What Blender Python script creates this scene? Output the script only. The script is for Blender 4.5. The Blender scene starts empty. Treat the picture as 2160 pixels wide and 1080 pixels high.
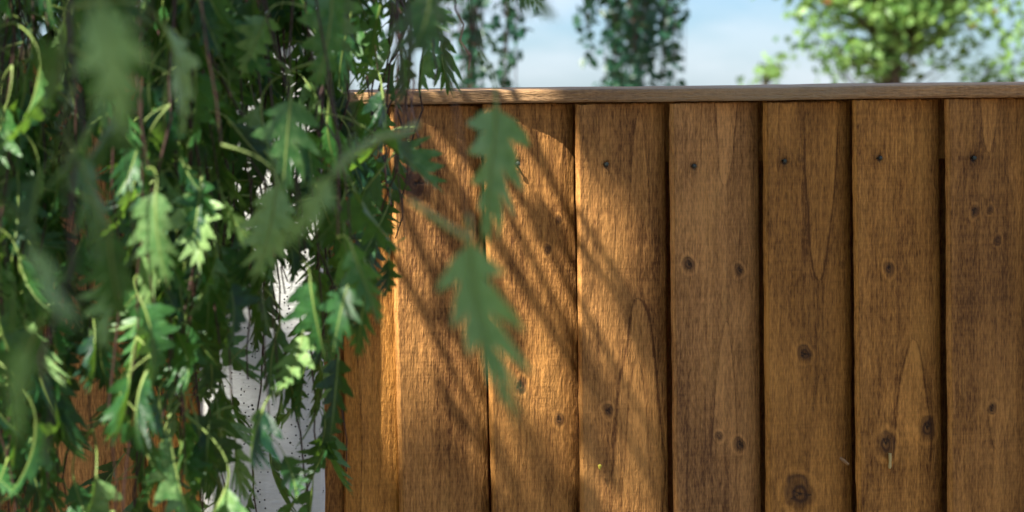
import bpy, math, random
import numpy as np
from mathutils import Vector, Matrix

random.seed(7)
rng = np.random.default_rng(11)
scene = bpy.context.scene
col = scene.collection

# ------------------------------------------------------------------ camera
F = 3900.0                      # focal length in photo pixels (photo is 2160 wide)
DIST = 2.0                      # metres from the lens to the fence
PITCH = math.radians(4.0)
ROLL = math.radians(0.72)
CAM_X = -0.60
CAM = Vector((CAM_X, -DIST, 1.79))
PX0 = 1080 + CAM_X * F / DIST    # the picture is cropped from the right of a wider view: lens axis at this pixel
_f = Vector((0, math.cos(PITCH), -math.sin(PITCH)))
_r0 = Vector((1, 0, 0)); _u0 = Vector((0, math.sin(PITCH), math.cos(PITCH)))
_r = _r0 * math.cos(ROLL) - _u0 * math.sin(ROLL)
_u = _r0 * math.sin(ROLL) + _u0 * math.cos(ROLL)
cam_data = bpy.data.cameras.new('camera')
cam = bpy.data.objects.new('camera', cam_data); col.objects.link(cam)
cam.matrix_world = Matrix(((_r.x, _u.x, -_f.x, CAM.x), (_r.y, _u.y, -_f.y, CAM.y), (_r.z, _u.z, -_f.z, CAM.z), (0, 0, 0, 1)))
cam_data.sensor_width = 36.0
cam_data.lens = 36.0 * F / 2160.0
cam_data.shift_x = (1080 - PX0) / 2160.0
cam_data.clip_start = 0.02
cam_data.clip_end = 3000
cam_data.dof.use_dof = True
cam_data.dof.focus_distance = DIST
cam_data.dof.aperture_fstop = 6.6
scene.camera = cam

# ------------------------------------------------------------------ world and sun
SUN = Vector((1.4, 1.0, -2.35)).normalized()        # direction the light travels
S_ELEV = math.asin(-SUN.z)
S_ROT = math.atan2(-SUN.x, -SUN.y) % (2 * math.pi)
world = bpy.data.worlds.new('World'); scene.world = world
world.use_nodes = True
wn = world.node_tree.nodes; wl = world.node_tree.links
for n in list(wn): wn.remove(n)
w_out = wn.new('ShaderNodeOutputWorld'); w_bg = wn.new('ShaderNodeBackground')
w_sky = wn.new('ShaderNodeTexSky'); w_sky.sky_type = 'NISHITA'; w_sky.sun_disc = False
w_sky.sun_elevation = S_ELEV; w_sky.sun_rotation = S_ROT
w_sky.air_density = 1.0; w_sky.dust_density = 0.8; w_sky.ozone_density = 1.0
w_tc = wn.new('ShaderNodeTexCoord'); w_map = wn.new('ShaderNodeMapping')
w_map.inputs['Scale'].default_value = (1.0, 1.0, 3.2); w_map.inputs['Rotation'].default_value = (0.0, 0.35, 0.2)
w_noise = wn.new('ShaderNodeTexNoise'); w_noise.inputs['Scale'].default_value = 5.0
w_noise.inputs['Detail'].default_value = 6; w_noise.inputs['Roughness'].default_value = 0.52
w_ramp = wn.new('ShaderNodeMapRange'); w_ramp.inputs['From Min'].default_value = 0.42; w_ramp.inputs['From Max'].default_value = 0.66
w_ramp.inputs['To Min'].default_value = 0.05; w_ramp.inputs['To Max'].default_value = 0.85
w_mix = wn.new('ShaderNodeMix'); w_mix.data_type = 'RGBA'
w_mix.inputs[7].default_value = (7.0, 7.4, 8.0, 1)        # thin bright cloud
wl.new(w_tc.outputs['Generated'], w_map.inputs['Vector']); wl.new(w_map.outputs['Vector'], w_noise.inputs['Vector'])
wl.new(w_noise.outputs['Fac'], w_ramp.inputs['Value']); wl.new(w_ramp.outputs['Result'], w_mix.inputs[0])
w_tint = wn.new('ShaderNodeMix'); w_tint.data_type = 'RGBA'; w_tint.blend_type = 'MULTIPLY'; w_tint.inputs[0].default_value = 1.0
w_tint.inputs[7].default_value = (0.62, 0.83, 1.14, 1)
wl.new(w_sky.outputs['Color'], w_tint.inputs[6]); wl.new(w_tint.outputs[2], w_mix.inputs[6]); wl.new(w_mix.outputs[2], w_bg.inputs['Color'])
wl.new(w_bg.outputs['Background'], w_out.inputs['Surface'])
w_bg.inputs['Strength'].default_value = 0.055

sun_data = bpy.data.lights.new('sun', 'SUN'); sun_data.energy = 5.0; sun_data.angle = math.radians(0.53)
sun_data.color = (1.0, 0.95, 0.85)
sun = bpy.data.objects.new('sun', sun_data); col.objects.link(sun)
sun.rotation_euler = SUN.to_track_quat('-Z', 'Y').to_euler(); sun.location = (-3, -3, 8)

scene.view_settings.view_transform = 'Standard'; scene.view_settings.look = 'None'
scene.view_settings.gamma = 1.0; scene.view_settings.use_curve_mapping = False
scene.view_settings.exposure = 1.40
scene.render.engine = 'CYCLES'
scene.cycles.use_denoising = True
scene.cycles.max_bounces = 8
scene.cycles.transparent_max_bounces = 8

# ------------------------------------------------------------------ helpers
def at(px, py, z):
    """a point z metres in front of the lens, seen at photo pixel px, py"""
    return CAM + z * (_f + _r * ((px - PX0) / F) + _u * ((540 - py) / F))
def on_plane(px, py, y=0.0):
    d = _f + _r * ((px - PX0) / F) + _u * ((540 - py) / F)
    return CAM + d * ((y - CAM.y) / d.y)
def project(p):
    v = Vector(p) - CAM; z = v.dot(_f)
    return PX0 + F * v.dot(_r) / z, 540 - F * v.dot(_u) / z, z

def tag(o, label=None, cat=None, group=None, kind=None):
    if label: o['label'] = label
    if cat: o['category'] = cat
    if group: o['group'] = group
    if kind: o['kind'] = kind
    return o
def empty(name, loc):
    o = bpy.data.objects.new(name, None); col.objects.link(o); o.location = loc; o.empty_display_size = 0.1
    o.matrix_world = Matrix.Translation(loc)
    return o
def world_matrix(o):
    m = Matrix.LocRotScale(o.location, o.rotation_euler, o.scale)
    return world_matrix(o.parent) @ o.matrix_parent_inverse @ m if o.parent else m
def put(o, parent=None):
    col.objects.link(o)
    if parent:
        o.parent = parent; o.matrix_parent_inverse = world_matrix(parent).inverted()
    return o
def mesh_np(name, V, Fq=None, mats=(), T=None, smooth=True, attrs=None, midx=None, flat=None):
    """mesh from numpy verts and quads and / or triangles"""
    me = bpy.data.meshes.new(name)
    V = np.asarray(V, np.float32)
    parts = []
    if Fq is not None and len(Fq): parts.append((np.asarray(Fq, np.int32), 4))
    if T is not None and len(T): parts.append((np.asarray(T, np.int32), 3))
    loops = np.concatenate([p.ravel() for p, k in parts])
    tot = np.concatenate([np.full(len(p), k, np.int32) for p, k in parts])
    start = np.concatenate([[0], np.cumsum(tot)[:-1]]).astype(np.int32)
    me.vertices.add(len(V)); me.vertices.foreach_set('co', V.ravel())
    me.loops.add(len(loops)); me.loops.foreach_set('vertex_index', loops)
    me.polygons.add(len(tot)); me.polygons.foreach_set('loop_start', start); me.polygons.foreach_set('loop_total', tot)
    me.polygons.foreach_set('use_smooth', np.full(len(tot), smooth, bool))
    if flat is not None:
        sm_ = np.full(len(tot), True); sm_[flat] = False; me.polygons.foreach_set('use_smooth', sm_)
    for m in mats: me.materials.append(m)
    if midx is not None: me.polygons.foreach_set('material_index', np.asarray(midx, np.int32))
    for k, a in (attrs or {}).items():
        at_ = me.attributes.new(k, 'FLOAT', 'POINT'); at_.data.foreach_set('value', np.asarray(a, np.float32))
    me.update(calc_edges=True); me.validate()
    return me
def tube_np(pts, rad, sides=5):
    """tapered tube along points -> verts, quads"""
    pts = [Vector(p) for p in pts]; n = len(pts); V = []; Q = []
    prev = None
    for i, p in enumerate(pts):
        t = (pts[min(i + 1, n - 1)] - pts[max(i - 1, 0)])
        t = t.normalized() if t.length > 1e-9 else Vector((0, 0, 1))
        a = prev if prev is not None else (Vector((1, 0, 0)) if abs(t.x) < 0.8 else Vector((0, 1, 0)))
        a = (a - t * a.dot(t)).normalized(); b = t.cross(a); prev = a
        r = rad[i] if hasattr(rad, '__len__') else rad
        for k in range(sides):
            an = 2 * math.pi * k / sides
            V.append(p + a * (r * math.cos(an)) + b * (r * math.sin(an)))
    for i in range(n - 1):
        for k in range(sides):
            k2 = (k + 1) % sides
            Q.append((i * sides + k, i * sides + k2, (i + 1) * sides + k2, (i + 1) * sides + k))
    return np.array([tuple(v) for v in V], np.float32), np.array(Q, np.int32)
def join_np(pieces):
    Vs = []; Qs = []; o = 0
    for V, Q in pieces:
        Vs.append(V); Qs.append(Q + o); o += len(V)
    return np.concatenate(Vs), np.concatenate(Qs)
def vnoise(x, y, seed):
    """smooth value noise, -1..1"""
    g = np.random.default_rng(seed).uniform(-1, 1, (128, 128))
    x = np.asarray(x, float); y = np.asarray(y, float)
    xi = np.floor(x).astype(int); yi = np.floor(y).astype(int); fx = x - xi; fy = y - yi
    fx = fx * fx * (3 - 2 * fx); fy = fy * fy * (3 - 2 * fy)
    q = lambda a, b: g[a % 128, b % 128]
    return (q(xi, yi) * (1 - fx) + q(xi + 1, yi) * fx) * (1 - fy) + (q(xi, yi + 1) * (1 - fx) + q(xi + 1, yi + 1) * fx) * fy

# ------------------------------------------------------------------ materials
class NT:
    def __init__(self, name):
        self.m = bpy.data.materials.new(name); self.m.use_nodes = True
        self.n = self.m.node_tree.nodes; self.l = self.m.node_tree.links
        self.n.clear()
        self.out = self.n.new('ShaderNodeOutputMaterial')
    def new(self, t, **kw):
        nd = self.n.new(t)
        for k, v in kw.items():
            if hasattr(nd, k) and not k[0].isupper(): setattr(nd, k, v)
            else: nd.inputs[k.replace('_', ' ')].default_value = v
        return nd
    def link(self, a, b): self.l.new(a, b)
    def math(self, op, a, b=None, clamp=False):
        nd = self.n.new('ShaderNodeMath'); nd.operation = op; nd.use_clamp = clamp
        for i, v in enumerate((a, b)):
            if v is None: continue
            if isinstance(v, (int, float)): nd.inputs[i].default_value = v
            else: self.link(v, nd.inputs[i])
        return nd.outputs[0]
    def mix(self, fac, a, b, blend='MIX'):
        nd = self.n.new('ShaderNodeMix'); nd.data_type = 'RGBA'; nd.blend_type = blend
        for i, v in ((0, fac), (6, a), (7, b)):
            if isinstance(v, (int, float)): nd.inputs[i].default_value = v
            elif isinstance(v, tuple): nd.inputs[i].default_value = v + (1,) if len(v) == 3 else v
            else: self.link(v, nd.inputs[i])
        return nd.outputs[2]
    def ramp(self, fac, lo, hi, a=0.0, b=1.0):
        nd = self.n.new('ShaderNodeMapRange')
        nd.inputs['From Min'].default_value = lo; nd.inputs['From Max'].default_value = hi
        nd.inputs['To Min'].default_value = a; nd.inputs['To Max'].default_value = b
        self.link(fac, nd.inputs['Value']); return nd.outputs['Result']
    def noise(self, vec, scale, detail=4, rough=0.55):
        nd = self.new('ShaderNodeTexNoise', Scale=scale, Detail=detail, Roughness=rough)
        self.link(vec, nd.inputs['Vector']); return nd.outputs['Fac']
    def scaled(self, vec, s, loc=None):
        nd = self.n.new('ShaderNodeMapping'); nd.inputs['Scale'].default_value = s
        self.link(vec, nd.inputs['Vector'])
        if loc is not None: self.link(loc, nd.inputs['Location'])
        return nd.outputs['Vector']

def wood_material(name, along='z', light=(0.69, 0.330, 0.100), dark=(0.110, 0.039, 0.009), grey=0.16, greycol=(0.34, 0.182, 0.072)):
    t = NT(name)
    tc = t.n.new('ShaderNodeTexCoord'); oi = t.n.new('ShaderNodeObjectInfo')
    off = t.n.new('ShaderNodeCombineXYZ')
    r7 = t.math('MULTIPLY', oi.outputs['Random'], 7.3); r3 = t.math('MULTIPLY', oi.outputs['Random'], 31.0)
    t.link(r7, off.inputs[0]); t.link(r3, off.inputs[2])
    pos = t.n.new('ShaderNodeVectorMath'); pos.operation = 'ADD'
    t.link(tc.outputs['Object'], pos.inputs[0]); t.link(off.outputs[0], pos.inputs[1]); P = pos.outputs[0]
    sw = (lambda a, b, c: (a, b, c)) if along == 'z' else (lambda a, b, c: (c, b, a))
    fib = t.noise(t.scaled(P, sw(420, 420, 26)), 1.0, 5, 0.62)
    fuzz = t.noise(t.scaled(P, sw(520, 520, 120)), 1.0, 3, 0.6)
    saw = t.noise(t.scaled(P, sw(9, 9, 420)), 1.0, 3, 0.5)
    blot = t.noise(t.scaled(P, sw(22, 22, 6)), 1.0, 4, 0.55)
    big = t.noise(t.scaled(P, sw(7, 7, 2.2)), 1.0, 2, 0.5)
    tone = t.n.new('ShaderNodeAttribute'); tone.attribute_name = 'tone'
    knot = t.n.new('ShaderNodeAttribute'); knot.attribute_name = 'knot'
    hole = t.n.new('ShaderNodeAttribute'); hole.attribute_name = 'hole'
    a = t.math('ADD', tone.outputs['Fac'], t.ramp(fib, 0.25, 0.75, -0.22, 0.22))
    a = t.math('ADD', a, t.ramp(fuzz, 0.3, 0.7, -0.29, 0.29))
    a = t.math('ADD', a, t.ramp(saw, 0.3, 0.7, -0.06, 0.06))
    a = t.math('ADD', a, t.ramp(blot, 0.3, 0.7, -0.26, 0.26), clamp=True)
    c = t.mix(a, dark, light)
    c = t.mix(t.ramp(big, 0.42, 0.66, 0.0, grey), c, greycol)
    c = t.mix(t.ramp(blot, 0.55, 0.75, 0.0, 0.22), c, (0.23, 0.135, 0.036))
    c = t.mix(t.math('MULTIPLY', knot.outputs['Fac'], 1.5, clamp=True), c, (0.060, 0.026, 0.012))
    c = t.mix(t.math('MULTIPLY', hole.outputs['Fac'], 0.95, clamp=True), c, (0.012, 0.010, 0.008))
    hsv = t.n.new('ShaderNodeHueSaturation'); t.link(c, hsv.inputs['Color'])
    t.link(t.ramp(oi.outputs['Random'], 0, 1, 0.93, 1.08), hsv.inputs['Value'])
    t.link(t.ramp(t.math('FRACT', r7), 0, 1, 1.08, 0.99), hsv.inputs['Saturation'])
    bs = t.new('ShaderNodeBsdfPrincipled', Roughness=0.78 if along == 'z' else 0.5)
    bs.inputs['Specular IOR Level'].default_value = 0.35
    t.link(hsv.outputs['Color'], bs.inputs['Base Color'])
    h = t.math('ADD', t.math('MULTIPLY', fib, 0.8), t.math('MULTIPLY', fuzz, 0.9))
    h = t.math('ADD', h, t.math('MULTIPLY', saw, 0.15))
    h = t.math('MULTIPLY', h, t.ramp(t.noise(t.scaled(P, sw(45, 45, 12)), 1.0, 3), 0.35, 0.65, 0.35, 1.25))
    bp = t.new('ShaderNodeBump', Strength=1.0, Distance=0.0022)
    t.link(h, bp.inputs['Height']); t.link(bp.outputs['Normal'], bs.inputs['Normal'])
    t.link(bs.outputs[0], t.out.inputs['Surface'])
    return t.m
M_BOARD = wood_material('brown_stained_board')
M_CAP = wood_material('brown_stained_cap', along='x', light=(0.66, 0.37, 0.16), dark=(0.19, 0.100, 0.045), grey=0.75, greycol=(0.40, 0.29, 0.17))

def concrete_material():
    t = NT('pale_concrete'); tc = t.n.new('ShaderNodeTexCoord'); P = tc.outputs['Object']
    n1 = t.noise(P, 14, 5); n2 = t.noise(t.scaled(P, (60, 60, 260)), 1.0, 3); n3 = t.noise(P, 320, 3)
    c = t.mix(t.ramp(n1, 0.3, 0.7), (0.60, 0.61, 0.58), (0.80, 0.79, 0.74))
    c = t.mix(t.ramp(n2, 0.4, 0.75, 0, 0.25), c, (0.36, 0.37, 0.37))
    def pits(scale, thr, dens):
        v = t.new('ShaderNodeTexVoronoi', Scale=scale); v.inputs['Randomness'].default_value = 1.0
        t.link(P, v.inputs['Vector'])
        p = t.ramp(v.outputs['Distance'], thr * 0.7, thr, 1.0, 0.0)
        sp = t.n.new('ShaderNodeSeparateColor'); t.link(v.outputs['Color'], sp.inputs[0])
        return t.math('MULTIPLY', p, t.math('GREATER_THAN', sp.outputs[0], 1 - dens))
    pit = t.math('MAXIMUM', pits(120, 0.17, 0.5), pits(240, 0.24, 0.5))
    c = t.mix(t.ramp(t.noise(t.scaled(P, (30, 30, 5)), 1.0, 4), 0.5, 0.75, 0, 0.45), c, (0.33, 0.34, 0.29))
    c = t.mix(pit, c, (0.035, 0.035, 0.033))
    bs = t.new('ShaderNodeBsdfPrincipled', Roughness=0.85); t.link(c, bs.inputs['Base Color'])
    h = t.math('SUBTRACT', t.math('ADD', t.math('MULTIPLY', n2, 0.5), t.math('MULTIPLY', n3, 0.25)), t.math('MULTIPLY', pit, 1.6))
    bp = t.new('ShaderNodeBump', Strength=0.8, Distance=0.002); t.link(h, bp.inputs['Height']); t.link(bp.outputs['Normal'], bs.inputs['Normal'])
    t.link(bs.outputs[0], t.out.inputs['Surface']); return t.m
M_CONCRETE = concrete_material()

def leaf_material(name, dark, light, trans, source='object', spec=0.45, rough=0.42, tmix=0.33, warm=None, mid=None):
    t = NT(name)
    mid = mid or tuple((a + b) / 2 for a, b in zip(dark, light))
    if source == 'object':
        aa = t.n.new('ShaderNodeAttribute'); aa.attribute_type = 'OBJECT'; aa.attribute_name = 'tint'; rnd = aa.outputs['Fac']
    else:
        aa = t.n.new('ShaderNodeAttribute'); aa.attribute_name = 'rnd'; rnd = aa.outputs['Fac']
    tc = t.n.new('ShaderNodeTexCoord')
    n = t.noise(tc.outputs['Object'], 9 if source == 'object' else 160, 3)
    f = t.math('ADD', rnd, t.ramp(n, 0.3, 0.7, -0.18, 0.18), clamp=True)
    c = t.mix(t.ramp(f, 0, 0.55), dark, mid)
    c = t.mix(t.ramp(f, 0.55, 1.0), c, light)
    if warm: c = t.mix(t.math('GREATER_THAN', rnd, 0.985), c, warm)
    bs = t.new('ShaderNodeBsdfPrincipled', Roughness=rough); bs.inputs['Specular IOR Level'].default_value = spec
    t.link(c, bs.inputs['Base Color'])
    bp = t.new('ShaderNodeBump', Strength=0.25, Distance=0.0006 if source != 'object' else 0.01); t.link(n, bp.inputs['Height']); t.link(bp.outputs['Normal'], bs.inputs['Normal'])
    tr = t.n.new('ShaderNodeBsdfTranslucent')
    t.link(t.mix(f, tuple(0.7 * x for x in trans), trans), tr.inputs['Color'])
    mx = t.n.new('ShaderNodeMixShader'); mx.inputs[0].default_value = tmix
    t.link(bs.outputs[0], mx.inputs[1]); t.link(tr.outputs[0], mx.inputs[2]); t.link(mx.outputs[0], t.out.inputs['Surface'])
    return t.m
_LG = dict(dark=(0.005, 0.040, 0.020), mid=(0.048, 0.165, 0.038), light=(0.265, 0.415, 0.150), trans=(0.26, 0.50, 0.05))  # pale end: sky sheen put into the leaf colour
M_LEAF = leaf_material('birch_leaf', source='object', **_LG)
M_LEAF_J = leaf_material('birch_foliage', source='attr', warm=(0.28, 0.17, 0.02), **_LG)
def plain(name, c, rough=0.6, spec=0.4, metal=0.0, noise=0.0, scale=200):
    t = NT(name); bs = t.new('ShaderNodeBsdfPrincipled', Roughness=rough, Metallic=metal); bs.inputs['Specular IOR Level'].default_value = spec
    tc = t.n.new('ShaderNodeTexCoord'); n = t.noise(tc.outputs['Object'], scale, 4)
    cc = t.mix(t.ramp(n, 0.3, 0.7), tuple(x * (1 - noise) for x in c), tuple(min(1, x * (1 + noise)) for x in c))
    t.link(cc, bs.inputs['Base Color']); t.link(bs.outputs[0], t.out.inputs['Surface']); return t.m
M_STALK = plain('pale_green_stalk', (0.21, 0.29, 0.07), 0.5, noise=0.3)
M_TWIG = plain('reddish_twig', (0.060, 0.028, 0.022), 0.5, noise=0.4)
M_BARK = plain('pale_birch_bark', (0.42, 0.40, 0.36), 0.8, noise=0.55, scale=14)
M_BARK2 = plain('brown_bark', (0.11, 0.075, 0.05), 0.85, noise=0.5, scale=20)
M_NAIL = plain('galvanised_nail', (0.055, 0.065, 0.055), 0.5, metal=0.3, noise=0.35, scale=500)
M_RESIN = plain('resin', (0.62, 0.47, 0.20), 0.3, noise=0.1)
M_SPLINTER = plain('bare_wood_splinter', (0.36, 0.20, 0.09), 0.8, noise=0.3)
M_BRACT = plain('dry_birch_bract', (0.60, 0.50, 0.06), 0.6, noise=0.2)
def ground_material():
    t = NT('warm_bounce_ground'); tc = t.n.new('ShaderNodeTexCoord'); P = tc.outputs['Object']
    n1 = t.noise(P, 0.8, 4); n2 = t.noise(P, 60, 4)
    c = t.mix(t.ramp(n2, 0.3, 0.7), (0.070, 0.047, 0.028), (0.15, 0.105, 0.066))  # warm tone chosen to throw fill light up at the shaded boards
    c = t.mix(t.ramp(n1, 0.45, 0.7, 0, 0.5), c, (0.09, 0.068, 0.04))
    bs = t.new('ShaderNodeBsdfPrincipled', Roughness=0.9); t.link(c, bs.inputs['Base Color'])
    bp = t.new('ShaderNodeBump', Strength=0.8, Distance=0.02); t.link(n2, bp.inputs['Height']); t.link(bp.outputs['Normal'], bs.inputs['Normal'])
    t.link(bs.outputs[0], t.out.inputs['Surface']); return t.m
M_GROUND = ground_material()

# ------------------------------------------------------------------ ground
_g = np.linspace(-1, 1, 41); _g = np.sign(_g) * np.abs(_g) ** 3 * 1500
gx, gy = np.meshgrid(_g, _g); gz = 0.02 * vnoise(gx * 0.9, gy * 0.9, 3) - 0.03
_i = np.arange(40)[:, None] * 41 + np.arange(40)[None, :]
gq = np.stack([_i, _i + 1, _i + 42, _i + 41], -1).reshape(-1, 4)
ground = put(bpy.data.objects.new('ground', mesh_np('ground', np.stack([gx, gy, gz], -1).reshape(-1, 3), gq, [M_GROUND])))
tag(ground, 'unseen ground around the fence, made warm brown to bounce light', 'ground', kind='structure')

# ------------------------------------------------------------------ fence boards
def px_at(z_ref_py, px, y): return on_plane(px, z_ref_py, y)
CAP_Z = on_plane(1080, 218, -0.028).z            # underside of the cap of the right panel
VIS_Z = on_plane(1080, 1100, -0.018).z           # just under the bottom of the picture
YL = -0.0285                                     # front of a board's thick edge; rails at y = 0

def board_mesh(name, xt, xb, ztop, knots=(), tongues=(), nail=None, seed=0, fine=True, width=0.0995, yo=0.0, wane=0.0, smooth_base=0.5):
    """a feather-edge board: thick left edge, thin right edge. knots: (px, py, r_px), tongues: (px, py, half_w, length_px, up, strength)"""
    if fine:
        zz = np.concatenate([np.arange(ztop, VIS_Z, -0.0016), np.linspace(VIS_Z, 0.04, 9)])
        ss = np.concatenate([np.linspace(0, width - 0.0012, int(round(width * 930))), [width]])
    else:
        zz = np.linspace(ztop, 0.04, 40); ss = np.concatenate([np.linspace(0, width - 0.0012, 14), [width]])
    nz, ns = len(zz), len(ss)
    Z = np.repeat(zz[:, None], ns, 1); S = np.repeat(ss[None, :], nz, 0)
    py_t, py_b = 220, 1070
    zt = on_plane(xt, py_t, YL).z; zb = on_plane(xb, py_b, YL).z
    X_t = on_plane(xt, py_t, YL).x; X_b = on_plane(xb, py_b, YL).x
    f = (zz - zt) / (zb - zt); f = np.clip(f, -0.1, 1.15)
    xe = X_t + (X_b - X_t) * f + 0.0003 * vnoise(zz * 14, zz * 0 + seed, seed + 1) + 0.00018 * vnoise(zz * 90, zz * 0, seed + 2)
    X = xe[:, None] + S
    Y = YL + 0.0240 * np.minimum(S / 0.125, 1.0) + yo
    Y = Y + 0.0040 * np.clip((S - 0.078) / 0.022, 0, 1) ** 1.6
    # grain field
    tone = np.full(Z.shape, 0.50); knot = np.zeros(Z.shape); hole = np.zeros(Z.shape); D = np.zeros(Z.shape)
    Xg = X + 0.0022 * vnoise(X * 30, Z * 4, seed + 3)
    kn = []
    for k in knots:
        p = on_plane(k[0], k[1], YL + 0.003); kn.append((p.x, p.z, k[2] / 1950.0, k[3] if len(k) > 3 else 1.0))
    for kx, kz, kr, ks in kn:
        d2 = ((X - kx) / (kr * 1.6)) ** 2 + ((Z - kz) / (kr * 3.0)) ** 2
        Xg = Xg - (X - kx) * 0.62 * np.exp(-d2)
    line = 0.55 * vnoise(Xg * 330, Z * 2.2, seed + 4) + 0.35 * vnoise(Xg * 700, Z * 5, seed + 5) + 0.55 * vnoise(Xg * 70, Z * 1.6, seed + 6)
    tone += 0.19 * line
    ra, rb = Xg * 330, Z * 60
    D += 0.00030 * vnoise(0.8 * ra + 0.6 * rb, 0.8 * rb - 0.6 * ra, seed + 7) * (0.6 + 0.6 * vnoise(X * 25, Z * 8, seed + 30)) + 0.00022 * vnoise(0.9 * ra * 1.7 - 0.43 * rb * 1.7, 0.9 * rb * 1.7 + 0.43 * ra * 1.7, seed + 31) + 0.00025 * vnoise(Xg * 210, Z * 45, seed + 8) + 0.0003 * line * 0.6
    tone += 0.10 * vnoise(X * 18, Z * 6, seed + 9) + 0.03 * vnoise(X * 9 + 4, Z * 160 + X * 14, seed + 10)
    for px, py, hw, ln, up, st in tongues:
        p = on_plane(px, py, YL + 0.003); w = hw / 1950.0; L = ln / 1950.0
        u = (p.z - Z) / L * (1 if up else -1)                   # 0 at the tip, grows into the tongue
        q = (X - p.x + 0.0012 * vnoise(Z * 16, Z * 0 + 5, seed + 12)) / w
        q = q + 0.10 * vnoise(X * 60, Z * 22, seed + 11)
        t_ = np.sqrt(np.clip(u, 0, 1)) - np.abs(q) * 1.0        # parabola
        t_ = np.where(u <= 0, -np.sqrt(np.clip(-u, 0, 9)) - np.abs(q), t_)
        fade = np.clip((1.25 - u) * 3.0, 0, 1)
        ins = 1 / (1 + np.exp(-t_ * 30))
        tone += 1.5 * st * fade * (0.17 * ins - 0.34 * np.exp(-((t_ + 0.04) / 0.055) ** 2) - 0.10 * np.exp(-((t_ + 0.22) / 0.06) ** 2) - 0.09 * np.exp(-((t_ - 0.38) / 0.05) ** 2))
        D -= st * fade * 0.0003 * ins
    for kx, kz, kr, ks in kn:
        ang = np.arctan2(Z - kz, X - kx)
        rr = np.sqrt((X - kx) ** 2 + ((Z - kz) / 1.15) ** 2) / kr * (1 + 0.10 * np.sin(ang * 2 + seed) + 0.05 * np.sin(ang * 3 + kx * 99)) * (1 + 0.14 * vnoise(X * 160, Z * 120, seed + 40))
        core = 1 / (1 + np.exp((rr - 0.80) * 16))
        ring = np.exp(-((rr - 0.98) / 0.13) ** 2)
        halo = np.exp(-((rr - 1.35) / 0.28) ** 2)
        knot += ks * (0.62 * core * (0.8 + 0.25 * np.cos(rr * 14)) + 0.5 * ring * (0.55 + 0.45 * np.sin(ang + seed)))
        tone += ks * (0.20 * halo - 0.09 * np.exp(-((rr - 1.8) / 0.16) ** 2) * (np.abs(np.sin(ang)) ** 0.5) + 0.03 * np.cos(rr * 13) * np.exp(-(rr / 2.6) ** 2))
        D += -0.0006 * ks * np.exp(-(rr / 1.3) ** 2) * (kr / 0.008) ** 0.5 + 0.0003 * ring * ks
        if kr > 0.005:      # drying cracks
            for a0, ln in ((0.25 + seed, 0.8), (2.6 + seed * 0.7, 0.7), (4.4 + seed * 1.3, 0.55)):
                dl = np.abs(np.sin(ang - a0)) * rr * kr; fw = (np.cos(ang - a0) > 0) & (rr < ln)
                cr = np.where(fw, np.exp(-(dl / 0.0007) ** 2), 0); hole += 0.85 * cr; D += 0.0009 * cr
    if nail:
        p = on_plane(nail[0] + 3, nail[1] + 1, YL)
        d = np.sqrt(((X - p.x) / 1.0) ** 2 + ((Z - p.z) / 1.25) ** 2)
        hole += 1.0 / (1 + np.exp((d - 0.0030) / 0.0004)); D += 0.0016 * np.exp(-(d / 0.0034) ** 4)
        tone -= 0.20 * np.exp(-(d / 0.009) ** 2)
    if wane:
        wv = wane * (1 + 0.35 * vnoise(zz * 9, zz * 0, seed + 20))[:, None]
        wn_ = np.clip(1 - S / wv, 0, 1); D += 0.007 * wn_; tone += 0.16 * (wn_ > 0) - 0.35 * np.exp(-((S - wv) / 0.0013) ** 2)
    if not fine: D *= 0
    Yf = Y + D
    # ring: back of the left edge, left edge, rounded arris, front columns, right edge, back right
    eb = 0.0025 + 0.0004 * vnoise(zz * 11, zz * 0 + 2, seed + 13)
    def colm(x, y, tn): return x, y, np.full(nz, tn) if np.isscalar(tn) else tn
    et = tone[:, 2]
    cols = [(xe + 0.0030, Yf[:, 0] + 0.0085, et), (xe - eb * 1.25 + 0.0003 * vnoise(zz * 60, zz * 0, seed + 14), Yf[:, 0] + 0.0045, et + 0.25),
            (xe - eb * 0.8, Yf[:, 0] + 0.0018, et + 0.35), (xe - 0.0003, Yf[:, 0] + 0.0005, et + 0.3)]  # raised edge tone: sun on the board edges painted into the colour
    XX = np.concatenate([np.stack([c[0] for c in cols], 1), X, (X[:, -1:] + 0.0002), X[:, :1] + 0.007], 1)
    YY = np.concatenate([np.stack([c[1] for c in cols], 1), Yf, Yf[:, -1:] + 0.004, Yf[:, :1] + 0.0090], 1)
    nc = XX.shape[1]
    ZZ = np.repeat(zz[:, None], nc, 1)
    if fine: ZZ[0] += 0.0009 * vnoise(XX[0] * 300, XX[0] * 0, seed + 15)
    pad = lambda A, e: np.concatenate([e, A, A[:, -1:], A[:, :1]], 1)
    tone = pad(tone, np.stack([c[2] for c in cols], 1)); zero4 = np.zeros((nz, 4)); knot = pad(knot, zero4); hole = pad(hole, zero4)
    V = np.stack([XX, YY, ZZ], -1).reshape(-1, 3)
    I = np.arange(nz - 1)[:, None] * nc + np.arange(nc)[None, :]
    J = np.arange(nz - 1)[:, None] * nc + (np.arange(nc) + 1)[None, :] % nc
    Q = np.stack([I, I + nc, J + nc, J], -1).reshape(-1, 4)
    # end grain caps: strip between the front columns and the back line
    b0 = nc - 1
    fl = np.zeros((nz - 1, nc), bool); fl[:, :4] = True; fl[:, -3:] = True
    T = []
    for base, flip in ((0, False), ((nz - 1) * nc, True)):
        for c in range(0, nc - 2):
            tri = (base + b0, base + c, base + c + 1); T.append(tri[::-1] if flip else tri)
    fl = np.concatenate([fl.ravel(), np.ones(len(T), bool)])
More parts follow.
